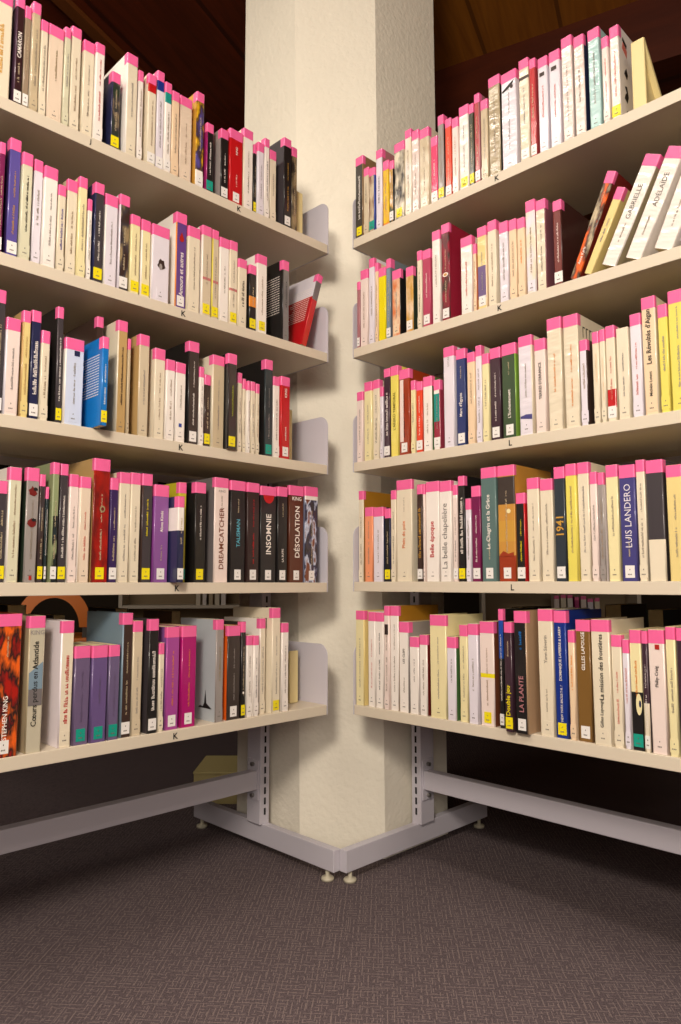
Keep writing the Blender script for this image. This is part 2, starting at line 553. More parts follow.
def bookend(side, row, s, y, label, w=0.026, h=0.125, dep=0.085):
    """cream plastic wedge: upright front wall, sloping back, hollow sides"""
    sx = -1 if side == 'L' else 1
    ang = math.radians(45 if side == 'L' else -45)
    u = Vector((math.cos(ang), math.sin(ang), 0))
    n = Vector((-math.sin(ang), math.cos(ang), 0))
    p = Vector((0, CORNER_Y, SHELF_TOPS[side][row] + 0.0004)) + u * (sx * s) + n * y
    root = empty('bookend', p, (0, 0, ang))
    tag(root, label, 'bookend', 'cream plastic wedge bookends')
    t = 0.004
    bm = bmesh.new()
    box(bm, -w / 2, w / 2, 0, t * 1.5, 0.0, h, bev=0.0018)
    link_mesh('front_wall', bm, M_CREAMP, root)
    bm = bmesh.new()
    prism(bm, [(t * 1.5, 0.004), (dep, 0.004), (dep, 0.010), (t * 1.5, h - 0.004)], 'x', -0.002, 0.002)
    link_mesh('web', bm, M_CREAMP, root)
    bm = bmesh.new()
    prism(bm, [(t, h - 0.008), (t, h), (dep + 0.003, 0.008), (dep, 0.0)], 'x', -w / 2, w / 2)
    link_mesh('sloping_back', bm, M_CREAMP, root)
    bm = bmesh.new()
    box(bm, -w / 2, w / 2, t, dep, 0, t)
    link_mesh('base', bm, M_CREAMP, root)
    return root


bookend('L', 0, 0.118, 0.03, 'cream wedge bookend ending the top row of the left rack')
bookend('L', 2, 0.131, 0.05, 'cream wedge bookend behind the last red book, middle shelf of left rack', h=0.135)
bookend('L', 4, 0.085, 0.075, 'cream wedge bookend ending the bottom row of the left rack')
bookend('R', 0, 0.7765, 0.006, 'cream wedge bookend at the right end of the right rack top row', h=0.136, w=0.025, dep=0.12)

# every book: position along its shelf, thickness, height, set-back (mm), lean (deg), colour, details
BOOK_DATA = '''
@L1
-869.9 35.7 200.8 4 0.0 C f=yellow~lettering~down~the~spine t=gold t2=1 l=none
-827.0 15.0 211.1 7 0.0 MA s=PLUM l=w T=CAMARON|W|6.5|.55 f=white~lettering
-811.3 11.7 199.9 7 0.0 BG2 
-799.0 15.5 214.4 4 0.0 B s=C gl=1
-782.4 14.1 188.5 5 0.0 C 
-766.8 29.2 191.1 7 0.0 P2 t=B2
-737.0 12.6 200.9 6 0.0 GC gl=1
-722.8 19.7 212.5 8 0.0 C 
-698.7 22.4 197.4 7 0.0 C 
-675.7 18.8 202.5 3 0.0 W t=R f=small~red~title
-638.8 18.9 163.1 7 0.0 DGN l=y s=NV m=DGN/DG/B2 f=tangled~pale~pattern
-609.5 24.8 217.5 3 0.0 C s=W T2=1 gl=1
-581.7 12.2 195.5 6 0.0 W 
-559.5 19.7 199.9 5 0.0 C p=.80-.92-R f=dark~red~block~under~its~pink~band
-537.5 17.3 218.9 7 0.0 L p=.80-.92-BL f=blue~block~under~its~pink~band s=W
-519.6 15.9 201.1 4 0.0 W p=.77-.90-TL f=turquoise~block~under~its~pink~band
-502.6 18.3 190.1 4 0.0 P 
-480.6 30.6 192.6 8 0.0 P2 gl=1
-440.6 20.2 220.8 6 0.0 GO m=YY2/DB/PU p=0-.18-W f=yellow,~brown~and~purple~cover~picture
-412.5 19.1 161.6 7 0.0 D l=t s=MG t=W f=turquoise~label
-374.0 21.4 166.0 7 0.0 D s=G f=grey~cover l=w t=W
-350.0 37.2 178.0 6 0.0 R l=w t=W T=KING|W|5|.72
-311.1 27.8 196.4 6 0.0 W s=C
-280.5 9.6 170.1 8 0.0 D l=y
-270.3 18.7 179.6 4 0.0 L 
-250.3 15.2 198.1 4 0.0 W 
-230.6 19.8 179.4 8 0.0 C 
-190.4 24.3 227.7 4 0.0 D s=DG l=w t=GO
-162.1 17.6 216.8 7 0.0 DB m=D/B2 l=none
@L2
-844.8 10.9 202.8 6 0.0 MG2 
-826.7 20.1 219.8 8 0.0 PU s=DPU l=w t=GO f=gold~lettering
-805.5 19.0 200.1 3 0.0 GC t=D
-782.7 16.7 198.3 8 0.0 L 
-765.4 25.4 191.7 3 0.0 W 
-738.5 15.3 166.0 4 0.0 C t=PU f=violet~title
-720.4 20.5 185.8 7 0.0 C s=B
-699.3 16.9 197.9 3 0.0 YC 
-680.2 9.4 160.6 5 0.0 W 
-667.7 19.7 199.4 3 0.0 DG s=NV l=y t=W
-644.9 27.2 186.2 5 0.0 L s=W
-614.1 22.6 197.9 6 0.0 DB s=L l=w m=DB/DG/B2 f=blurred~brown~cover~photo
-587.7 21.0 165.9 7 0.0 YC l=y
-563.9 21.5 164.5 8 0.0 YC l=y s=W
-540.2 40.8 163.1 6 0.0 L s=W g=rose f=small~dark~rose~drawing nt=1
-483.8 27.1 210.8 8 0.0 VI s=W s2=OR l=w T=Amours~et~autres|W|10|.36 g=drop f=red~drop~picture nt=1
-454.6 31.1 190.1 6 0.0 C s=C
-419.3 25.3 204.1 6 0.0 B2C l=y p=.40-.43-PK s=W f=thin~pink~stripe~across
-391.3 17.7 204.4 8 0.0 B2C l=y p=.40-.43-PK s=YG f=thin~pink~stripe~across
-371.6 25.4 193.7 7 0.0 W 
-345.3 22.1 194.9 6 0.0 C l=y p=.40-.43-PK f=thin~pink~stripe~across
-322.0 24.2 159.8 4 0.0 C t=DB t2=1 f=heavy~brown~lettering
-290.1 20.2 155.5 5 0.0 D l=y p=.36-.52-OR f=orange~block
-269.2 29.2 187.4 3 0.0 W l=y s=W
-192.7 21.3 197.6 3 0.0 SV s=D f=black~cover t=D sp=W gl=1
-133.0 18.0 203.2 4 16.2 PHO s=R p=.0-.64-R ps=.68-1-L l=none nt=1 sp=W f=red~and~white~cover,~leaning~on~the~end~plate
@L3
-838.6 17.3 219.5 6 0.0 DG 
-820.2 25.1 173.6 4 0.0 K s=L t=G
-792.1 14.4 193.7 5 0.0 YL s=T t=T
-775.3 17.3 199.6 8 0.0 NV l=w t=W t2=1
-757.4 16.0 166.1 6 0.0 C 
-727.7 12.6 219.0 8 -0.6 DG s=D l=y t=W
-713.6 36.6 164.1 5 0.0 PB s=W sp=1 f=navy~square~near~the~top g=sq
-660.5 13.4 168.6 -34 0.0 BLU s=BLU l=y t=W sp=W f=printed~back~cover
-641.0 14.3 230.2 32 0.0 DB t=W
-610.0 21.5 224.4 6 0.0 T s=C t=DB
-586.7 6.4 192.0 7 0.0 B nt=1
-562.6 23.0 207.9 6 0.0 B2C s=T
-526.9 24.7 187.7 7 0.0 C s=C
-500.6 21.1 169.6 5 0.0 W 
-477.1 24.5 169.2 7 0.0 W g=sqb f=small~blue~square~near~the~foot
-447.0 26.9 222.1 7 0.0 DB2 l=w s=D t=W
-419.5 12.6 171.5 6 0.0 W 
-405.5 16.1 157.4 7 0.0 DB l=y
-387.6 31.7 204.8 4 0.0 B s=C
-355.2 24.2 212.9 -8 0.0 DB2 l=y t=LIME s=D f=lime~green~lettering
-319.6 13.2 179.1 5 0.0 C 
-303.0 9.4 169.1 8 0.0 C 
-293.1 8.6 165.0 3 0.0 W 
-281.8 13.1 166.0 5 0.0 C 
-266.2 11.2 164.6 7 0.0 C 
-239.3 24.0 228.8 8 0.0 DTE s=D l=t t=G
-213.5 19.2 193.1 8 0.0 W s=W
-193.7 28.2 197.0 4 0.0 R l=w T=KING|W|6|.80 t=W s=R
@L4
-820.0 16.0 173.9 8 0.0 DG l=y
-803.5 21.6 199.2 5 0.0 GC s=W
-772.9 22.7 202.1 7 0.0 G l=w g=fig f=dark~red~figures s=DGN
-749.6 10.9 192.3 7 0.0 DB m=DG/DB l=y
-738.1 5.7 170.6 7 0.0 DTE t=W
-728.4 12.6 216.1 3 0.0 D m=DTE/D/SG p=.55-.92-SG s=SG f=pale~green~upper~half
-712.7 15.6 216.0 8 0.0 DG l=y t=W
-694.5 17.7 198.6 8 0.0 K s=W t=G
-676.1 21.6 195.6 4 0.0 P2 s=W t=R2
-648.5 33.4 234.2 8 0.0 RD s=T l=y g=sun f=worn~gilt~spot~in~the~middle m=RD/DR
-614.2 16.9 200.2 7 0.0 DPU l=w
-596.7 23.1 212.9 5 0.0 C s=C
-572.9 21.5 214.4 5 0.0 C 
-549.5 23.2 214.8 3 0.0 DG l=y s=DB t=YY
-521.9 33.6 195.9 3 0.0 PUR l=w T=Alona~Kimhi|W|5.5|.62 s=PUR2 f=white~author~name
-486.8 15.6 172.2 -28 0.0 NV s=NV p=.6-.87-W sp2=1 l=w f=white~upper~block
-456.3 18.7 208.2 18 0.0 YY3 l=t
-424.2 27.2 210.6 6 0.0 D s=D l=y t=W
-374.4 37.4 226.1 8 0.0 K s=PHO T=DREAMCATCHER|BRN|11|.42 H=KING|G|5 f=grey~cover~photo l=none
-333.1 41.1 223.7 6 0.0 D l=w T=TALISMAN|TQ|8.5|.48 f=turquoise~title
-289.7 34.4 222.8 3 0.0 DB3 l=w t=R f=dark~red~title
-250.8 46.6 219.3 5 0.0 D l=w T=INSOMNIE|W|13|.5 g=redtop nt=1
-201.8 30.1 221.8 3 0.0 D l=w T=LA~SUITE|W|5|.28
-164.1 45.7 228.8 6 0.0 BRN2 l=w T=DÉSOLATION|W|13|.52 H=KING|W|10 nt=1
-115.8 43.0 230.6 4 0.0 MULT l=w m=D/DG/NV/PB/BRN f=blue~and~grey~city~photo p=.86-.95-W
@L5
-818.2 46.7 238.3 3 0.0 ORM m=ORG/D/RD T=STEPHEN~KING|W|10|.27 l=w f=flame~pattern
-759.0 29.0 233.3 5 0.0 BGS s=STN T=Cœurs~perdus~en~Atlantide|D|8.5|.50 H=KING|G|8 g=sea nt=1 l=none
-700.8 24.0 222.5 6 0.0 C s=W2 t=R t2=1 f=red~title
-674.2 30.2 176.1 6 0.0 PG l=t s=PG t=PG
-642.3 31.1 175.3 3 0.0 PG2 l=t s=PG2 t=PG
-608.9 22.4 174.4 3 0.0 PG3 l=t t=PG
-581.0 21.9 233.3 7 0.0 DB s=SLB l=w t=B T2=1 d=150
-558.3 21.1 217.3 7 0.0 B2C t=G
-526.2 21.8 220.1 3 0.0 D s=DG l=w t=W t2=1
-501.5 12.7 172.1 6 0.0 C 
-484.0 30.6 202.3 8 0.0 PMG l=w t=OR T2=1 s=PUR f=orange~title
-448.9 35.5 202.8 7 0.0 MGT l=w t=OR s=MGT f=orange~title
-366.4 20.3 213.2 5 0.0 G s=SLV t=B2 g=ship f=silver~cover~with~a~black~ship
-335.1 34.9 198.7 7 0.0 DB2 s=ORG l=w f=orange~edge t=G
-299.6 12.5 206.5 5 0.0 D l=y g=dot f=white~dot
-283.3 16.9 175.5 7 0.0 W 
-265.9 14.9 174.9 4 0.0 W 
-241.0 17.1 210.9 15 0.0 C s=W
-214.8 24.5 234.0 3 0.0 C s=C l=y g=pt T2=1 sp=D t=G
-184.5 20.9 199.0 5 0.0 W 
@R1
50.8 27.3 215.9 3 0.0 DG2 l=y t=W t2=1 s=T2 f=white~capitals
79.1 18.2 176.0 3 0.0 B2C s=BRN
98.0 19.5 167.5 3 0.0 BRN l=t s=BL2 m=BRN/B2C
118.2 21.2 208.2 7 0.0 L s=PKD t=D
141.3 19.6 169.2 7 0.0 YY4 p=0-.05-OR m=YY4/YY2 l=none f=bright~yellow~spine
165.4 14.5 158.1 3 0.0 DGN m=DGN/GO/W s=D
180.7 32.3 195.2 4 0.0 C m=C/D l=y f=slanting~dark~stripes gl=1
213.5 20.2 216.5 6 0.0 C m=C/W gl=1
235.7 21.6 203.6 5 0.0 K gl=1
257.9 27.7 197.8 7 0.0 C m=C/B l=w gl=1
292.4 19.7 161.8 5 0.0 K p=.06-.86-HP t=W f=hot~pink~panel
314.0 16.9 204.6 4 0.0 G s=D l=y
331.6 17.8 189.6 8 0.0 OR2 l=w
354.4 18.0 178.3 3 0.0 K 
373.1 25.8 197.4 5 0.0 W l=y gl=1
399.6 13.5 191.9 5 0.0 DGN2 l=y
414.1 14.6 208.1 5 0.0 RR l=w s=PKD
431.2 18.7 183.8 4 0.0 B 
450.9 28.8 226.8 6 0.0 SV2 s=D l=w f=silvery~glossy~spine gl=1
483.4 37.1 218.0 6 0.0 L g=eye f=black~swirl~near~the~top gl=1
526.7 23.3 226.8 6 0.0 C p=.80-.83-DB gl=1
550.6 14.8 217.8 7 0.0 R s=RR l=w
571.0 22.0 207.4 6 0.0 L t=R2 g=sqd f=small~dark~picture~near~the~top
595.3 24.2 208.8 8 0.0 L t=R2 g=sqd f=small~dark~picture~near~the~top
623.5 23.3 223.1 7 0.0 K gl=1
649.4 22.1 211.4 8 0.0 K s=NV gl=1
679.6 24.0 207.7 7 0.0 TQL s=TQL s3=DGN gl=1
708.5 14.1 174.6 3 0.0 K t=R2
723.2 18.6 189.1 7 0.0 W l=y t=R2 s=W g=scene f=yellow~label~and~black~cover~drawing gl=1
@R2
51.0 11.1 173.5 7 0.0 PKD nt=1 gl=1
65.1 25.6 197.7 5 0.0 K 
93.7 18.2 219.9 6 0.0 L 
112.5 10.7 204.1 8 0.0 P 
123.9 23.5 185.5 8 0.0 YY s=YY l=none nt=1
148.9 15.1 201.7 8 0.0 SLB s=SLB2
171.3 27.5 163.5 4 0.0 P m=P/OR3 l=w s=D f=orange~diagonal~stripes
213.4 22.4 158.6 5 0.0 GO m=GO/P l=w s=DGN
246.9 14.5 188.5 6 0.0 C 
263.7 23.8 183.4 5 0.0 RR2 l=w t=K
290.5 23.3 220.6 7 0.0 W gl=1
318.6 23.5 226.4 5 0.0 CRI s=CRI l=w m=CRI/DB g=oval f=pale~oval~picture~in~the~middle gl=1
370.0 30.4 177.0 7 0.0 W t=R2 f=brilliant~white~spine gl=1
403.8 8.8 152.2 5 0.0 P s=OR3
416.5 24.1 182.8 3 0.0 YL p=.12-.52-VI2 l=w s=P f=violet~block gl=1
441.2 22.1 189.1 6 0.0 C 
469.0 22.3 176.8 7 0.0 L gl=1
494.4 18.5 172.9 5 0.0 P 
515.0 18.3 167.7 3 0.0 P t=OR
533.9 22.4 199.0 6 0.0 L s=RR m=L/C gl=1
556.9 22.6 191.4 7 0.0 C s=PBR gl=1
594.5 19.6 176.2 7 0.0 BRR l=w s=DBR t=K
622.9 19.9 204.1 8 23.8 ORM m=ORG/DB/B T=Anne~Kyria|W|7|.22 s=DR l=none f=painted~red~spine
654.0 17.9 162.1 4 25.8 YL l=none
686.7 30.6 201.9 3 26.6 W T=GABRIELLE|G2|8.5|.58 l=none s=STN gl=1
729.9 32.6 199.5 8 25.6 W T=ADÉLAÏDE|G2|8.5|.62 l=none gl=1
782.3 36.0 190.5 8 23.9 W l=none gl=1
828.8 27.2 186.3 5 25.3 L l=none
@R3
50.8 21.4 177.0 6 0.0 K 
77.1 26.0 196.4 5 0.0 YC 
103.8 21.3 197.4 8 0.0 C t=D
128.8 10.5 175.3 5 0.0 L 
139.9 20.2 217.8 7 0.0 DPB l=w t=W t2=1
160.7 24.3 219.7 8 0.0 YP T=L'ARBRO~TEMPORAL|YT|6.5|.5 nt=1 l=none f=large~capital~title
189.4 32.6 203.7 5 0.0 RBR p2=1 l=w s=RBR f=cream~stripe~down~its~left~edge t=D
222.6 14.2 172.4 8 0.0 YC t=G
240.1 19.2 165.5 6 0.0 OR2 l=w t=W
263.2 25.3 171.3 3 0.0 W s=GRN
289.9 19.0 159.7 7 0.0 W p=.40-.80-TL,.14-.40-CRI s=CRI2 f=turquoise~and~crimson~bars
321.5 28.9 226.7 3 0.0 L T=LUCAS|G|5|.85 nt=1
352.1 25.3 216.5 8 0.0 NV2 l=w T=Marc~d'Égypte|W|6|.42 s=NV2
384.5 20.1 200.5 3 0.0 P 
405.3 15.5 211.9 5 0.0 L s=C
421.6 16.9 190.2 5 0.0 YC 
439.1 26.3 198.3 8 0.0 DPB l=w t=W
469.6 33.9 198.7 6 0.0 DGN3 l=w s=GRN2 T=L'Enchantement|W|6|.36 f=bright~green~cover~edge
510.0 31.7 205.4 5 0.0 L g=navy s=C f=navy~ribbon~near~the~foot gl=1
545.1 24.6 191.8 7 0.0 K T=TERRES~D'ERRANCE|D|5.5|.55 nt=1
574.0 31.1 226.9 7 0.0 C t=OR f=orange~title gl=1
610.3 31.2 222.7 5 0.0 C s=C t=OR sp=D f=tall~printed~side~cover gl=1
643.2 16.2 166.2 4 0.0 L s=DB
668.2 13.7 176.2 5 0.0 C t=P
682.9 11.1 177.0 4 0.0 C t=P
694.6 17.9 180.6 5 0.0 C p=.14-.33-R f=red~block~near~the~foot t=R2
714.9 23.3 170.8 5 0.0 C nb=1 f=no~pink~band t=G
740.3 20.5 191.5 7 0.0 L t=R2
763.0 25.2 215.7 5 0.0 P T=Les~Révoltés~d'Aigan|D|10|.66 H2=Michèle~Lutent|D|5|.26 s=C nt=1
791.3 17.0 195.0 5 0.0 YP2 l=w
809.4 29.5 214.8 6 0.0 YP2 l=w
@R4
48.7 16.8 223.1 14 0.0 C s=GO3 f=gold~side~cover
79.7 26.7 178.9 3 0.0 SAL l=w
107.7 31.7 176.6 3 0.0 L s=NV
140.0 18.2 172.0 7 0.0 D l=y s=NV
158.8 16.1 214.1 8 0.0 C 
176.5 47.1 235.5 8 0.0 C T=Plein~de~paix|OR3|8|.46 s=C
240.8 15.9 220.0 4 0.0 DB t=GO t2=1 l=w
257.2 6.6 219.9 5 0.0 K 
264.4 37.4 223.2 7 0.0 W T=Belle~époque|R|10|.42 H3=1 nt=1
305.1 31.7 220.6 4 0.0 W T=La~belle~chapelière|G2|13|.45 nt=1
337.4 13.2 209.9 8 0.0 W p=.0-.86-K s=BRN
353.9 17.6 227.5 5 0.0 D l=y t=W t2=1 s=D
373.4 14.0 176.5 4 0.0 L 
388.2 23.5 202.1 5 0.0 MGD l=w t=W
413.6 37.5 238.0 4 0.0 SLT l=w T=Le~Chagrin~et~la~Grâce|W|8|.52 s=SLT
451.8 40.6 238.3 8 0.0 SUN l=w g=sun2 p=.66-.9-DB2,.0-.22-RBR,.34-.52-GO f=sunset~picture t=B
495.2 21.0 177.9 6 0.0 D l=w t=YY s=R f=yellow~title
519.7 27.0 205.8 8 0.0 C 
548.9 27.7 200.8 8 0.0 C 
581.9 23.1 220.6 3 0.0 DSL l=w T=1941|GO|14|.48 s=DSL nt=1 H4=1
606.2 22.2 223.6 3 0.0 YP2 l=none
629.0 23.0 224.3 7 0.0 C t=G
653.8 14.6 203.6 5 0.0 K 
669.3 12.3 200.9 5 0.0 G s=L
684.1 23.0 213.2 8 0.0 YC 
710.5 29.8 209.3 4 0.0 NV3 l=w T=LUIS~LANDERO|L|11|.56 s=NV3
740.9 16.3 215.8 6 0.0 C 
759.2 30.3 212.5 4 0.0 DG p=.0-.34-C l=none f=white~lower~third t=none
794.1 27.8 199.6 3 0.0 YL l=none
@R5
46.8 28.4 223.6 5 0.0 YC s=YL
84.7 23.3 221.4 8 0.0 W t=R2
109.0 25.0 220.9 8 0.0 W t=D
138.8 16.6 236.8 4 0.0 K g=pic f=tiny~dark~picture~near~the~top
156.0 25.0 237.2 7 0.0 W s=GO3 d=150 f=gold~side~cover
183.0 29.3 201.6 6 0.0 W T=LES~CLEFS|D|5|.62 s=G
214.9 26.3 169.5 5 0.0 W 
244.2 21.7 175.3 4 0.0 W s=DR
274.4 44.6 220.6 3 0.0 YC s=YC t=G
320.0 23.9 175.0 3 0.0 L s=GRN
350.1 21.3 201.5 7 0.0 YC 
374.2 24.7 204.7 4 0.0 L s=L
403.1 34.5 210.7 5 0.0 K l=y p=.46-.50-YY s=BRN f=bright~yellow~stripe
447.1 11.6 237.5 7 0.0 D p=.58-.92-BLU2 s=D t=W
473.3 18.0 213.2 -14 0.0 DPB l=y T=Double~jeu|YY|8.5|.28
495.3 28.4 235.5 -12 0.0 D l=w T=LA~PLANTE|PKD|9|.32 t=BLU t2=1 s=PHO2 H5=1
538.9 31.4 239.4 4 0.0 C T=Yann~Séverin|G2|6.5|.68 s=C
571.9 26.0 237.7 5 0.0 BL l=y T=DOMINIQUE~LAPIERRE~&~LARRY|W|4.6|.66 H6=NEW~YORK~BRÛLE-T-IL~?|W|4.6|.27 s=BL nt=1
600.3 13.5 201.5 5 0.0 P t=OR
615.0 29.1 222.0 8 0.0 BRW l=w T=GILLES~LAPOUGE|W|7|.74 nt=1
648.0 34.7 223.4 3 0.0 C T=La~mission~des~frontières|D|7.5|.62 H2=Gilles~Lapouge|D|8|.25 s=C nt=1 d=155
683.3 19.4 197.2 7 0.0 C t=R2
704.4 11.9 189.9 5 0.0 L t=R2
716.9 20.9 207.6 7 0.0 YC p=.0-.48-D l=t g=moon f=black~lower~half~with~a~pale~moon t=OR
739.5 10.6 206.9 4 0.0 DPB p=0-.40-C t=W
750.7 27.5 209.4 6 0.0 K g=redsq f=small~red~square~near~the~top T=Philip~Craig|D|5|.62 nt=1
780.6 16.4 215.6 5 0.0 YC 
797.6 17.7 214.6 7 0.0 DPB l=none
'''
# ---------------------------------------------------------------- books
PINK = mat('pink_band', (236, 100, 156), 0.42, 0.25, bump=0.12, bscale=60)
M_PAGES = mat('page_edges', (214, 196, 150), 0.85, var=0.08, vscale=90)
M_PRINT = {}
LABEL_COL = {'w': (232, 228, 224), 'y': (234, 216, 10), 't': (10, 150, 130)}
def film_wrinkles(m):
    nt = m.node_tree
    if nt.nodes.get('wrinkle_mapping'):
        return m
    mp = nt.nodes.new('ShaderNodeMapping')
    mp.name = 'wrinkle_mapping'
    mp.inputs['Rotation'].default_value = (0, 0.6, 0)
    mp.inputs['Scale'].default_value = (0.8, 1, 2.6)
    for n in nt.nodes:
        if n.type == 'TEX_NOISE' and any(l.to_node.type == 'BUMP' for l in n.outputs['Fac'].links):
            src = n.inputs['Vector'].links[0].from_socket
            nt.links.new(src, mp.inputs['Vector'])
            nt.links.new(mp.outputs['Vector'], n.inputs['Vector'])
            n.inputs['Detail'].default_value = 2
    return m


LIGHT = ('W', 'W2', 'C', 'GC', 'B', 'B2C', 'P', 'P2', 'K', 'L', 'YC', 'YL', 'YG', 'YY', 'YY4', 'YP', 'YP2', 'PB', 'TQL', 'SLV', 'T', 'BGS', 'SV2', 'SAL', 'G', 'SV', 'B2')


def ink(code):
    return mat('ink_' + code, COL[code][1], 0.5, 0.2)


def cover_mat(code, film=False):
    if film:
        return film_wrinkles(mat('film_cover_' + code, COL[code][1], 0.35, 1.0, bump=1.0, bscale=20, coat_rough=0.07, var=0.03, vscale=14))
    return mat('cover_' + code, COL[code][1], 0.42, 0.45, bump=0.10, bscale=22, var=0.03, vscale=14)


def cover_mesh(w, h, d, cols, front_mi, side_mi, stripes, sideshape, edge_mi, visible_side):
    """folded card cover: two boards and a spine, open at the fore edge"""
    t = min(0.0011, w * 0.12)
    r = min(0.0022, w * 0.22)
    outer = [(-w / 2, d)]
    inner = [(-w / 2 + t, d)]
    n = 3
    arc = [(-w / 2 + r - r * math.cos(math.pi / 2 * k / n), r - r * math.sin(math.pi / 2 * k / n)) for k in range(n + 1)]
    outer += arc + [(-x, y) for x, y in arc[::-1]] + [(w / 2, d)]
    ri = max(r - t, 0.0002)
    arci = [(-w / 2 + t + ri - ri * math.cos(math.pi / 2 * k / n), t + ri - ri * math.sin(math.pi / 2 * k / n)) for k in range(n + 1)]
    inner += arci + [(-x, y) for x, y in arci[::-1]] + [(w / 2 - t, d)]
    zs = sorted({0.0, h} | {z for z0, z1, _ in stripes for z in (z0 * h, z1 * h)} | {z for z0, z1, _ in sideshape for z in (z0 * h, z1 * h)})
    bm = bmesh.new()
    O = [[bm.verts.new((x, y, z)) for x, y in outer] for z in zs]
    I = [[bm.verts.new((x, y, z)) for x, y in inner] for z in (0, h)]
    N = len(outer)
    for k in range(len(zs) - 1):
        zm = (zs[k] + zs[k + 1]) / 2 / h
        fm, sm = front_mi, side_mi
        for z0, z1, c in stripes:
            if z0 <= zm <= z1:
                fm = c
        for z0, z1, c in sideshape:
            if z0 <= zm <= z1:
                sm = c
        for i in range(N - 1):
            f = bm.faces.new((O[k][i], O[k][i + 1], O[k + 1][i + 1], O[k + 1][i]))
            if i == 0 or i == N - 2:
                f.material_index = sm
            elif edge_mi is not None and (i <= n if visible_side < 0 else i >= N - 2 - n):
                f.material_index = edge_mi
            else:
                f.material_index = fm
            f.smooth = 1 <= i <= N - 3 and i != n + 1
    for i in range(N - 1):
        f = bm.faces.new((I[0][i], I[1][i], I[1][i + 1], I[0][i + 1]))
        f.material_index = side_mi
    for (A, B) in ((O[0], I[0]), (I[1], O[-1])):
        for i in range(N - 1):
            f = bm.faces.new((A[i], B[i], B[i + 1], A[i + 1]))
            f.material_index = side_mi if i in (0, N - 2) else front_mi
    # close the fore-edge ends of the boards (the outer column is cut at every level)
    for i, s in ((0, 1), (N - 1, -1)):
        col = [O[k][i] for k in range(len(zs))]
        bm.faces.new(col + [I[1][i], I[0][i]]).material_index = side_mi
    return bm


def band_mesh(w, z0, z1, wrap, e=0.00035):
    """sticker wrapped round the head of the spine"""
    r = min(0.0022, w * 0.22) + e
    W = w + 2 * e
    n = 3
    arc = [(-W / 2 + r - r * math.cos(math.pi / 2 * k / n), -e + r - r * math.sin(math.pi / 2 * k / n)) for k in range(n + 1)]
    pts = [(-W / 2, wrap)] + arc + [(-x, y) for x, y in arc[::-1]] + [(W / 2, wrap)]
    bm = bmesh.new()
    A = [bm.verts.new((x, y, z0)) for x, y in pts]
    B = [bm.verts.new((x, y, z1)) for x, y in pts]
    for i in range(len(pts) - 1):
        f = bm.faces.new((A[i], A[i + 1], B[i + 1], B[i]))
        f.smooth = 1 <= i < len(pts) - 2 and i != n + 1
    return bm


def glyph_run(bm, rng, x, z0, length, size, y=-0.0007):
    """illegible line of print running up the spine (its real lettering is too small to read)"""
    z = z0
    while z < z0 + length:
        if rng.random() < 0.16:
            z += size * 0.45
            continue
        wd = size * rng.uniform(0.30, 0.62)
        tall = rng.random() < 0.3
        a, b = x - size * 0.5, x + size * (0.5 if tall else 0.22)
        a, b = -b, -a
        th = size * 0.16
        k = rng.randrange(3)
        quads = [(a, b, z, z + th)]
        if k == 0:
            quads.append((a, b, z + wd - th, z + wd)); quads.append((a, a + th, z, z + wd))
        elif k == 1:
            quads.append((b - th, b, z, z + wd)); quads.append(((a + b) / 2, (a + b) / 2 + th, z, z + wd))
        else:
            quads.append((b - th, b, z, z + wd)); quads.append((a, b, z + wd - th, z + wd))
        for (p, q, s, t) in quads:
            p, q = p + x * 2 * 0, q
            vs = [bm.verts.new(v) for v in ((p + 2 * x * 0, y, s), (q, y, s), (q, y, t), (p, y, t))]
            bm.faces.new(vs)
        z += wd + size * 0.14


def blob(cx, cz, rx, rz, n=12, rng=None, j=0.0):
    return [(cx + rx * math.cos(2 * math.pi * k / n) * (1 + (rng.uniform(-j, j) if rng else 0)),
             cz + rz * math.sin(2 * math.pi * k / n) * (1 + (rng.uniform(-j, j) if rng else 0))) for k in range(n)]


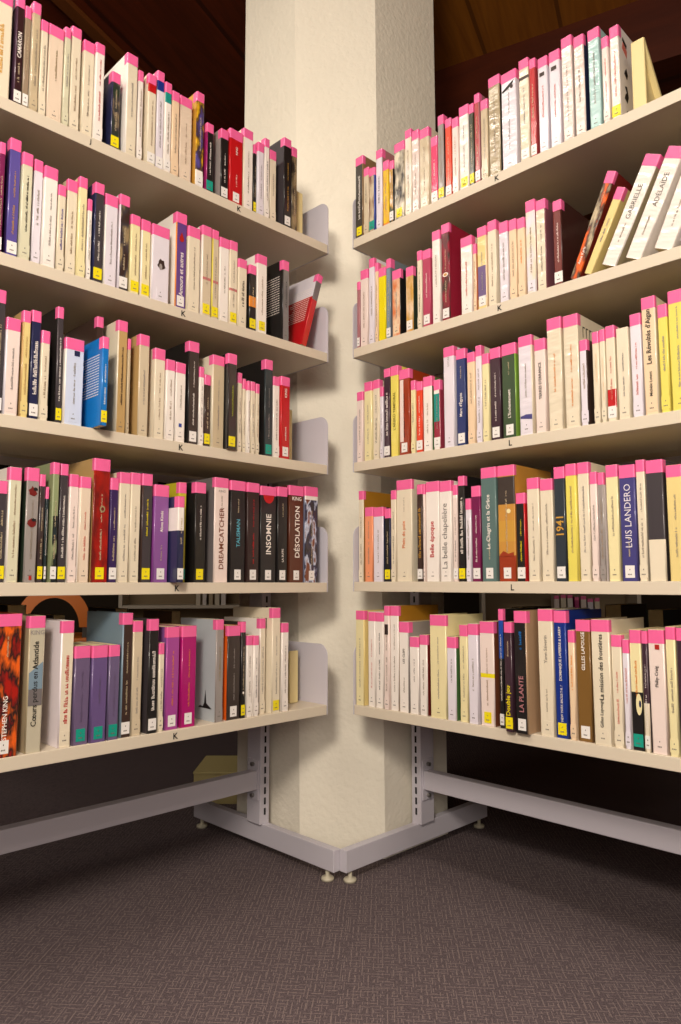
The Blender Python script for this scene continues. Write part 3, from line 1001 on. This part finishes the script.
def picture(g, w, h, root, rng):
    def dec(pts, code, name='cover_picture', y=-0.0005):
        bm = bmesh.new()
        decal(bm, pts, y)
        return link_mesh(name, bm, ink(code), root)
    q = w * 0.36
    if g == 'rose':
        dec(blob(0.001, h * .50, q * .6, q * .75, 14, rng, .25), 'DB'); dec(blob(-.001, h * .455, q * .3, q * .4, 10, rng, .3), 'G', y=-0.0009)
    elif g == 'drop':
        dec([(0, h * .80)] + blob(0, h * .73, q * .62, h * .035, 12)[10:] + blob(0, h * .73, q * .62, h * .035, 12)[:0] + [], 'RD') if False else dec([(0, h * .80), (-q * .6, h * .73), (-q * .45, h * .705), (0, h * .695), (q * .45, h * .705), (q * .6, h * .73)][::-1], 'RD')
    elif g == 'sq':
        dec([(-q * .1, h * .80), (q * .7, h * .80), (q * .7, h * .86), (-q * .1, h * .86)], 'NV')
    elif g == 'sqb':
        dec([(-q * .4, h * .19), (q * .4, h * .19), (q * .4, h * .235), (-q * .4, h * .235)], 'BL2')
    elif g == 'sqd':
        dec([(-q * .8, h * .80), (q * .6, h * .80), (q * .6, h * .84), (-q * .8, h * .84)], 'DB')
    elif g == 'redsq':
        dec([(-q * .2, h * .84), (q * .6, h * .84), (q * .6, h * .88), (-q * .2, h * .88)], 'RD')
    elif g == 'pic':
        dec([(-q * .9, h * .72), (q * .9, h * .72), (q * .9, h * .82), (-q * .9, h * .82)], 'DB3')
    elif g == 'fig':
        for z in (.79, .52):
            dec(blob(0.0, h * z, q * .9, h * .035, 11, rng, .45), 'DR'); dec(blob(q * .5, h * (z + .02), q * .5, h * .015, 9, rng, .4), 'D', y=-0.0009)
        dec([(-q * .2, h * .02), (q * .4, h * .02), (q * .4, h * .06), (-q * .2, h * .06)], 'RD')
    elif g == 'sun':
        dec(blob(0.002, h * .59, w * .17, h * .028, 14), 'B2'); dec(blob(0.002, h * .59, w * .09, h * .015, 10), 'DR', y=-0.0009)
    elif g == 'sun2':
        dec(blob(w * .15, h * .60, w * .12, h * .02, 12), 'YC')
        dec([(-w * .40, h * .215), (w * .40, h * .215), (w * .40, h * .25), (w * .1, h * .235), (-w * .2, h * .26), (-w * .40, h * .23)], 'RBR', y=-0.0009)
    elif g == 'redtop':
        dec([(-w * .34 * math.cos(k * math.pi / 10), h * .905 - h * .085 * math.sin(k * math.pi / 10)) for k in range(11)], 'R', y=-0.0005)
    elif g == 'sea':
        dec([(-w * .42, h * .46), (w * .42, h * .46), (w * .42, h * .66), (-w * .42, h * .58)], 'SLB')
        dec([(-w * .42, h * .34), (w * .42, h * .34), (w * .42, h * .46), (-w * .42, h * .46)], 'PHO')
    elif g == 'dot':
        dec(blob(0, h * .26, w * .2, w * .2), 'W')
    elif g == 'oval':
        dec(blob(0, h * .47, w * .34, h * .022, 14), 'W'); dec(blob(0, h * .47, w * .2, h * .013, 12), 'GO', y=-0.0009)
    elif g == 'eye':
        dec([(-w * .42, h * .80), (-w * .1, h * .815), (w * .25, h * .85), (w * .40, h * .89), (w * .15, h * .875), (-w * .2, h * .84), (-w * .42, h * .82)], 'D')
        dec(blob(w * .22, h * .83, w * .1, h * .02, 9), 'DB', y=-0.0009)
    elif g == 'navy':
        dec([(-w * .42, h * .17), (w * .42, h * .15), (w * .42, h * .20), (0, h * .205), (-w * .42, h * .19)], 'NV3')
    elif g == 'moon':
        dec(blob(w * .18, h * .38, w * .26, h * .09, 16), 'YC'); dec(blob(w * .28, h * .385, w * .1, h * .03, 10), 'NV', y=-0.0009)
    elif g == 'pt':
        pass
    elif g == 'ship':
        pass
    elif g == 'scene':
        pass


def side_picture(kind, side, w, h, d, root, rng):
    """marks printed on the cover board that shows beside the spine"""
    sgn = -1 if side == 'L' else 1
    xx = sgn * (w / 2 + 0.0004)

    def sdec(pts, code, name='cover_picture', e=0.0):
        bm = bmesh.new()
        prism(bm, pts, 'x', *sorted((xx, xx + sgn * (0.0002 + e))))
        return link_mesh(name, bm, ink(code), root)
    if kind == 'lines':
        bm = bmesh.new()
        for k in range(16):
            z = h * (0.80 - k * 0.030)
            ln = 0.07 * rng.uniform(.75, 1)
            y = 0.012
            while y < 0.012 + ln:
                s = rng.uniform(.003, .009)
                prism(bm, [(y, z), (y + s, z), (y + s, z + .0016), (y, z + .0016)], 'x', *sorted((xx, xx + sgn * .0002)))
                y += s + .002
        link_mesh('back_cover_print', bm, ink('W'), root)
    elif kind == 'title':
        bm = bmesh.new()
        for k in range(5):
            y = 0.02 + k * 0.014
            prism(bm, [(y, h * .80), (y + .002, h * .80), (y + .002, h * .90), (y, h * .90)], 'x', *sorted((xx, xx + sgn * .0002)))
            prism(bm, [(y, h * .89), (y + .009, h * .89), (y + .009, h * .90), (y, h * .90)], 'x', *sorted((xx, xx + sgn * .0002)))
        link_mesh('cover_print', bm, ink('D'), root)
    elif kind == 'ship':
        sdec([(.012, h * .12), (.062, h * .12), (.055, h * .14), (.045, h * .135), (.04, h * .17), (.036, h * .30), (.032, h * .17), (.02, h * .14)], 'D')
    elif kind == 'scene':
        sdec([(.016, h * .02), (.05, h * .02), (.046, h * .10), (.038, h * .06), (.028, h * .14), (.02, h * .08)], 'D')
        sdec([(.018, h * .25), (.03, h * .22), (.036, h * .30), (.03, h * .40), (.02, h * .38), (.028, h * .33), (.022, h * .30)], 'D')
        sdec([(.014, h * .78), (.034, h * .72), (.036, h * .80), (.018, h * .86)], 'R2')
        sdec([(.016, h * .87), (.034, h * .82), (.036, h * .86), (.018, h * .91)], 'D')
        sdec([(.02, h * .52), (.032, h * .48), (.036, h * .54), (.03, h * .60), (.024, h * .56)], 'D')


def make_book(side, row, s0, w, h, inn, lean, code, o, idx):
    rng = random.Random('%s%d%d' % (side, row, idx))
    w = w / 1000
    h = h / 1000
    s0 = s0 / 1000
    inn = inn / 1000
    foot = w / math.cos(math.radians(lean))
    w -= 0.0008
    ang = math.radians(45 if side == 'L' else -45)
    u = Vector((math.cos(ang), math.sin(ang), 0))
    n = Vector((-math.sin(ang), math.cos(ang), 0))
    la = math.radians(lean)
    if lean:
        lx = s0 + foot - w / 2 * math.cos(la)
        lz = w / 2 * math.sin(la)
    else:
        lx = s0 + foot / 2
        lz = 0
    base = Vector((0, CORNER_Y, SHELF_TOPS[side][row] + lz + 0.0003)) + u * lx + n * inn
    root = empty('book', base)
    root.matrix_world = Matrix.Translation(base) @ Matrix.Rotation(ang, 4, 'Z') @ Matrix.Rotation(la, 4, 'Y')
    d = float(o['d']) / 1000 if 'd' in o else (0.108 + (h - 0.16) * 0.55)
    d = max(0.095, min(d, 0.16))
    light = code in LIGHT
    scode = o.get('s', code)
    mats = [mix_mat(o['m']) if 'm' in o else cover_mat(code, 'gl' in o), cover_mat(scode)]
    stripes, sstr = [], []

    def ranges(txt, dst):
        for p in txt.split(','):
            a, b, c = p.split('-')
            mats.append(cover_mat(c))
            dst.append((float(a), float(b), len(mats) - 1))
    if 'p' in o:
        ranges(o['p'], stripes)
        if 'sp2' in o:
            sstr += stripes
    if 'ps' in o:
        ranges(o['ps'], sstr)
    edge = None
    vis = -1 if side == 'L' else 1
    if 's2' in o:
        mats.append(cover_mat(o['s2'])); edge = len(mats) - 1
    elif scode != code and rng.random() < 0.5:
        edge = 1
    link_mesh('cover', cover_mesh(w, h, d, None, 0, 1, stripes, sstr, edge, vis), mats, root)
    t = min(0.0011, w * 0.12)
    bm = bmesh.new()
    hard = h > 0.218 and w > 0.02
    box(bm, -w / 2 + t * 1.05, w / 2 - t * 1.05, 0.0035, d - (0.003 if hard else 0.0008), 0.003 if hard else 0.0004, h - (0.0035 if hard else 0.0004))
    link_mesh('page_block', bm, M_PAGES, root)
    top = h
    if 'nb' not in o:
        bh = 0.0225 + rng.uniform(-.0015, .0015)
        link_mesh('pink_band', band_mesh(w, h - bh, h - 0.0003, 0.008 + rng.random() * 0.008), PINK, root)
        top = h - bh
    # call-number label
    lab = o.get('l', 'w')
    lz0, lh = 0.006, 0.022
    if lab != 'none':
        lw = min(w - 0.0014, 0.017)
        if lab == 'w' and light:
            col = tuple(min(255, v + 2) for v in COL[code][1]) if 'm' not in o and 'p' not in o else LABEL_COL['w']
            lm = cover_mat(code) if 'p' not in o else mat('label_on_' + code, col, 0.5, 0.2)
        else:
            lm = mat('label_' + lab, LABEL_COL[lab], 0.5, 0.2)
        bm = bmesh.new()
        box(bm, -lw / 2, lw / 2, -0.0005, 0.0, lz0, lz0 + lh)
        lo = link_mesh('spine_label', bm, lm, root)
        bm = bmesh.new()
        k = min(1.0, lw / 0.014)
        decal(bm, [(-.0007, lz0 + .0135), (.0007, lz0 + .0135), (.0007, lz0 + .0158), (-.0007, lz0 + .0158)], -0.0007)
        for a in (-.0036, -.0011, .0014):
            decal(bm, [(a * k, lz0 + .005), ((a + .0016) * k, lz0 + .005), ((a + .0016) * k, lz0 + .0071), (a * k, lz0 + .0071)], -0.0007)
        link_mesh('label_print', bm, mat('label_ink', (112, 104, 98), 0.7), lo)
    bottom = lz0 + lh + 0.003
    # printed title
    dark_t = rng.choice(['SOFT', 'SOFT', 'SOFT2', 'G'])
    tcode = o.get('t', dark_t if light else 'B')
    if 'T' in o:
        body, tc_, size, zf = o['T'].split('|')
        if body:
            lettering(root, body, ink(tc_), float(size) * 1.55 / 1000, (0, -0.0009, (zf and float(zf)) * h), True,
                      2 * min(float(zf) * h - bottom + 0.004, top - float(zf) * h) - 0.002, w * 0.80, bold=0.0 if tc_ == 'G2' or 'LANDERO' in body else 0.014)
    if 'H' in o:
        body, tc_, size = o['H'].split('|')
        lettering(root, body, ink(tc_), float(size) * 1.5 / 1000, (0, -0.0009, top - 0.0075), False, w * 0.86, 0.009, 'author_lettering', 0.015)
    for k in ('H2', 'H6'):
        if k in o:
            body, tc_, size, zf = o[k].split('|')
            lettering(root, body, ink(tc_), float(size) * 1.5 / 1000, (0, -0.0009, float(zf) * h), True,
                      2 * (float(zf) * h - bottom) if float(zf) < .4 else 0.08, w * 0.6, 'author_lettering', 0.01)
    if 'nt' not in o and tcode != 'none':
        bm = bmesh.new()
        sz = min(0.0038, w * 0.26)
        if 't2' in o:
            sz = min(0.007, w * 0.5)
        a0, a1 = bottom + 0.006, top - 0.010
        span = a1 - a0
        if 'T' in o:
            tz = float(o['T'].split('|')[3]) * h
            if tz > h * .5:
                glyph_run(bm, rng, 0, a0 + span * .05, span * .25, sz)
            else:
                glyph_run(bm, rng, 0, a0 + span * .75, span * .2, sz * .8)
        else:
            kind = rng.randrange(4)
            if 't2' in o or kind == 0:
                glyph_run(bm, rng, 0, a0 + span * rng.uniform(.02, .12), span * rng.uniform(.7, .85), sz)
            elif kind in (1, 2):
                f = rng.uniform(.3, .5)
                glyph_run(bm, rng, 0, a0 + span * .03, span * f, sz)
                glyph_run(bm, rng, 0, a0 + span * (f + .12), span * rng.uniform(.25, .42), sz * .8)
            else:
                glyph_run(bm, rng, 0, a0 + span * rng.uniform(.2, .4), span * .5, sz)
        if bm.verts:
            link_mesh('title_print', bm, ink(tcode), root)
        else:
            bm.free()
    if 'g' in o:
        picture(o['g'], w, h, root, rng)
        if o['g'] in ('ship', 'scene'):
            side_picture(o['g'], side, w, h, d, root, rng)
    if o.get('sp') == 'W':
        side_picture('lines', side, w, h, d, root, rng)
    elif o.get('sp') == 'D':
        side_picture('title', side, w, h, d, root, rng)
    if 'p2' in o:
        bm = bmesh.new()
        decal(bm, [(-w * .38, bottom), (-w * .05, bottom), (-w * .05, top - .002), (-w * .38, top - .002)], -0.0004)
        link_mesh('spine_stripe', bm, ink('K'), root)
    return root


ROWN = ['top', 'second', 'middle', 'fourth', 'bottom']


def parse_rows():
    rows, key = {}, None
    for line in BOOK_DATA.strip().split('\n'):
        if line[0] == '@':
            key = line[1:]
            rows[key] = []
            continue
        w = line.split()
        o = {}
        for k in w[6:]:
            a, b = k.split('=', 1)
            o[a] = b.replace('~', ' ')
        rows[key].append((float(w[0]), float(w[1]), float(w[2]), float(w[3]), float(w[4]), w[5], o))
    return rows


AUTHORS = ('KING', 'STEPHEN KING', 'CAMARON', 'Alona Kimhi', 'LUCAS', 'LUIS LANDERO', 'Yann Séverin', 'DOMINIQUE LAPIERRE & LARRY', 'GILLES LAPOUGE', 'Philip Craig')     # names of writers: lettering, not titles


def look(b):
    """plain words for a book: size, colour, mark"""
    w, h, code, o = b[1], b[2], b[5], b[6]
    name = COL[code][0]
    sz = []
    if w < 14.5:
        sz.append('thin')
    elif w > 33:
        sz.append('thick')
    if h > 222:
        sz.append('tall')
    elif h < 166:
        sz.append('short')
    lab = {'y': 'yellow label', 't': 'turquoise label'}.get(o.get('l', 'w'))
    mark = ''
    title = o['T'].split('|')[0] if 'T' in o else ''
    if title and title not in AUTHORS:
        mark = 'titled ' + title
    elif title in AUTHORS and 'f' not in o:
        mark = 'with %s lettering' % COL[o['T'].split('|')[1]][0]
    elif 'f' in o:
        mark = 'with ' + o['f']
    elif lab:
        mark = 'with ' + lab
    return ' '.join(sz + [name, 'book']), mark


def label_rows(rows):
    labels = {}
    for key, L in rows.items():
        where = '%s shelf, %s rack' % (ROWN[int(key[1]) - 1], 'left' if key[0] == 'L' else 'right')
        looks = [look(b) for b in L]
        full = [(a + ' ' + m).strip() for a, m in looks]
        plain = [COL[b[5]][0] + ' book' for b in L]
        uniq = [full.count(f) == 1 for f in full]
        land = {}
        for i, b in enumerate(L):
            if plain.count(plain[i]) == 1 and COL[b[5]][0] not in ('white', 'cream', 'beige'):
                land[i] = 'the ' + plain[i]
            elif 'T' in b[6] and looks[i][1].startswith('titled') and len(looks[i][1].split()) < 4:
                land[i] = 'the book ' + looks[i][1]
        out = []
        for i, b in enumerate(L):
            if uniq[i] and looks[i][1] and (b[6].get('f') or 'T' in b[6]):
                out.append('%s, %s' % (full[i], where))
                continue
            best = None
            for j in land:
                if j != i and (best is None or abs(j - i) < abs(best - i)):
                    best = j
            k = abs(best - i)
            e = len(L) - 1 - i
            if min(i, e) <= 3 and k > 1:
                nth = ['', 'second ', 'third ', 'fourth '][min(i, e)]
                out.append('%s, %s %s, %s' % (looks[i][0], (nth + 'from the') if nth else 'at the', 'left end' if i < e else 'right end', where))
                continue
            rel = ('just ' if k == 1 else ['', '', 'second ', 'third ', 'fourth ', 'fifth ', 'sixth ', 'seventh ', 'eighth ', 'ninth ', 'tenth ', 'eleventh '][k]) + ('right of ' if i > best else 'left of ')
            out.append('%s %s%s, %s' % (looks[i][0], rel, land[best], where))
        labels[key] = out
    return labels


rows = parse_rows()
labels = label_rows(rows)
_seen = {}
for key, L in rows.items():
    side, row = key[0], int(key[1]) - 1
    for i, b in enumerate(L):
        r = make_book(side, row, *b, i)
        lb = labels[key][i]
        _seen.setdefault(lb, []).append((key, i))
        tag(r, lb, 'book', 'books on the %s shelf of the %s rack' % (ROWN[row], 'left' if side == 'L' else 'right'))
for lb, v in _seen.items():
    if len(v) > 1 or len(lb.split()) > 16:
        print('LABELCHECK', len(lb.split()), lb, v)

# ---------------------------------------------------------------- books on the rear shelves, seen through the gaps
def plain_book(loc, ang, w, h, d, code, label, group, pink=False, flip=False):
    root = empty('book', loc, (0, 0, ang + (math.pi if flip else 0)))
    tag(root, label, 'book', group)
    link_mesh('cover', cover_mesh(w, h, d, None, 0, 0, [], [], None, 1), [cover_mat(code)], root)
    bm = bmesh.new()
    box(bm, -w / 2 + .0012, w / 2 - .0012, 0.0035, d - .001, 0.0004, h - .0004)
    link_mesh('page_block', bm, M_PAGES, root)
    if pink:
        link_mesh('pink_band', band_mesh(w, h - 0.022, h - 0.0003, 0.012), PINK, root)
    return root


REAR = {'L': [(0.20, 28, 215, 'T2', 'brown'), (0.36, 34, 226, 'D', 'black'), (0.52, 30, 214, 'DG', 'dark grey'), (0.62, 42, 240, 'D', 'thick black'), (0.70, 36, 233, 'DB', 'dark brown'), (0.80, 30, 238, 'NV', 'navy blue')],
        'R': [(0.24, 34, 226, 'DB3', 'blackish brown'), (0.36, 30, 214, 'GRN', 'green'), (0.50, 40, 238, 'DB', 'dark brown'), (0.60, 36, 228, 'DSL', 'dark slate'), (0.68, 30, 222, 'B2', 'tan'), (0.76, 32, 220, 'T2', 'brown')]}
for side in 'LR':
    sx = -1 if side == 'L' else 1
    ang = math.radians(45 if side == 'L' else -45)
    u = Vector((math.cos(ang), math.sin(ang), 0)); n = Vector((-math.sin(ang), math.cos(ang), 0))
    for s, w, h, code, nm in REAR[side]:
        p = Vector((0, CORNER_Y, SHELF_TOPS[side][4] + .0003)) + u * (sx * s) + n * 0.575
        plain_book(p, ang, w / 1000, h / 1000, 0.15, code, '%s book on the rear bottom shelf, behind the %s rack front row' % (nm, 'left' if side == 'L' else 'right'),
                   'books on the rear shelves', flip=True)


# ---------------------------------------------------------------- things farther back in the room
def far_rack(x, y, rot, zs, label):
    root = empty('bookcase', (x, y, 0), (0, 0, rot))
    tag(root, label, 'shelving')
    for sx in (-0.5, 0.475):
        bm = bmesh.new(); box(bm, sx, sx + 0.025, 0, 0.30, 0, 1.9, bev=.002)
        link_mesh('side_panel', bm, M_SHELF, root)
    for z in zs:
        bm = bmesh.new(); box(bm, -0.474, 0.474, 0.0, 0.29, z - 0.022, z, bev=.001)
        link_mesh('shelf', bm, M_SHELF, root)
    bm = bmesh.new(); box(bm, -0.474, 0.474, 0.291, 0.30, 0.05, 1.88)
    link_mesh('back_panel', bm, mat('back_panel_paint', (150, 130, 100), 0.7), root)
    return root


far_rack(1.42, 4.7, math.radians(-8), [0.12, 0.42, 0.74, 1.05, 1.36, 1.67], 'distant grey bookcase glimpsed through the gap in the right rack')
far_rack(-0.98, 4.9, math.radians(8), [0.22, 0.56, 0.88, 1.20, 1.52], 'distant grey bookcase glimpsed through the gap in the left rack')
rngf = random.Random(5)
for (cx, cy, rot, z, n_, x0, codes, pinkf, desc) in (
        (1.42, 4.7, -8, 0.42, 7, -0.02, ['K', 'C', 'W', 'MGT', 'K', 'L', 'C'], True, 'right'),
        (-0.98, 4.9, 8, 0.56, 5, 0.02, ['C', 'W', 'B', 'C', 'W'], False, 'left')):
    a = math.radians(rot)
    nn = ['leftmost', 'second from left', 'third from left', 'fourth from left', 'fifth from left', 'sixth from left', 'rightmost']
    for k in range(n_):
        wd = rngf.uniform(.026, .034)
        lx = x0 + k * 0.042
        p = (cx + lx * math.cos(a) - 0.01 * math.sin(a), cy + lx * math.sin(a) + 0.01 * math.cos(a), z + .0003)
        plain_book(p, a, wd, rngf.uniform(.185, .215), 0.14, codes[k], '%s %s book, %s on the distant %s bookcase' % ('pink topped' if pinkf else 'plain', COL[codes[k]][0], nn[k] if k < n_ - 1 else 'rightmost', desc),
                   'books on the distant bookcases', pinkf)

# round-backed orange chair beyond the left rack
def chair(x, y, rot):
    root = empty('chair', (x, y, 0), (0, 0, rot))
    tag(root, 'orange chair with a rounded hooped back, far behind the left rack', 'chair')
    org = mat('orange_plastic', (226, 120, 30), 0.4, 0.3)
    steel = mat('chair_steel', (120, 116, 110), 0.3, metal=0.8)
    bm = bmesh.new()
    box(bm, -.21, .21, -.21, .21, 0.42, 0.45, bev=.012)
    link_mesh('seat', bm, org, root)
    bm = bmesh.new()
    n = 20
    A, B_ = [], []
    pts_o = [(.17 * math.cos(math.pi * k / n), .50 + .20 * math.sin(math.pi * k / n)) for k in range(n + 1)]
    pts_i = [(.115 * math.cos(math.pi * k / n), .50 + .14 * math.sin(math.pi * k / n)) for k in range(n + 1)]
    prism(bm, pts_o + pts_i[::-1], 'y', .195, .215)
    link_mesh('backrest', bm, org, root)
    for sx in (-1, 1):
        for sy in (-1, 1):
            bm = bmesh.new()
            lathe(bm, [(.010, 0), (.012, .42)], sx * .18, sy * .18, 10)
            link_mesh('leg', bm, steel, root, smooth=True)
        bm = bmesh.new(); box(bm, sx * .14 - .01, sx * .14 + .01, .175, .195, .44, .52)
        link_mesh('back_support', bm, steel, root)


chair(-1.42, 3.62, math.radians(200))

# screen glowing green on a low table, far right
tb = tag(empty('side_table', (2.35, 4.55, 0), (0, 0, math.radians(-15))), 'low dark side table far behind the right rack', 'table')
M_TBL = mat('table_wood', (60, 46, 34), 0.5)
bm = bmesh.new(); box(bm, -.3, .3, -.25, .25, .50, .53, bev=.003); link_mesh('table_top', bm, M_TBL, tb)
for sx in (-.27, .27):
    for sy in (-.22, .22):
        bm = bmesh.new(); box(bm, sx - .018, sx + .018, sy - .018, sy + .018, 0, .50); link_mesh('leg', bm, M_TBL, tb)
mn = tag(empty('monitor', (2.35, 4.55, .5303), (0, 0, math.radians(-15))), 'small screen glowing green on the far side table', 'screen')
bm = bmesh.new(); box(bm, -.10, .10, -.02, .02, .03, .24, bev=.004); link_mesh('housing', bm, M_DARK, mn)
bm = bmesh.new(); box(bm, -.06, .06, -.05, .05, 0, .012, bev=.002); link_mesh('stand', bm, M_DARK, mn)
bm = bmesh.new(); box(bm, -.02, .02, -.01, .01, .012, .032); link_mesh('neck', bm, M_DARK, mn)
gm = mat('green_screen', (10, 60, 30), 0.3)
gm.node_tree.nodes['Principled BSDF'].inputs['Emission Color'].default_value = (0.03, 0.8, 0.25, 1)
gm.node_tree.nodes['Principled BSDF'].inputs['Emission Strength'].default_value = 0.6
bm = bmesh.new(); box(bm, -.09, .09, -.0215, -.0202, .045, .23); link_mesh('screen', bm, gm, mn)

# low cream box standing behind the left rack foot
root = tag(empty('storage_box', (-0.375, 2.42, 0)), 'low cream storage box on the floor behind the left rack foot', 'box')
M_BOX = mat('box_card', (206, 190, 130), 0.6)
bm = bmesh.new()
box(bm, -.10, .06, -.012, 0, 0.0, .094, bev=.001); box(bm, -.10, .06, .20, .212, 0, .094, bev=.001)
box(bm, -.10, -.088, 0, .20, 0, .094); box(bm, .048, .06, 0, .20, 0, .094); box(bm, -.088, .048, 0, .20, 0, .01)
link_mesh('box_walls', bm, M_BOX, root)
bm = bmesh.new(); box(bm, -.102, .062, -.014, .214, .094, .100, bev=.001); link_mesh('lid', bm, M_BOX, root)

build_lettering()
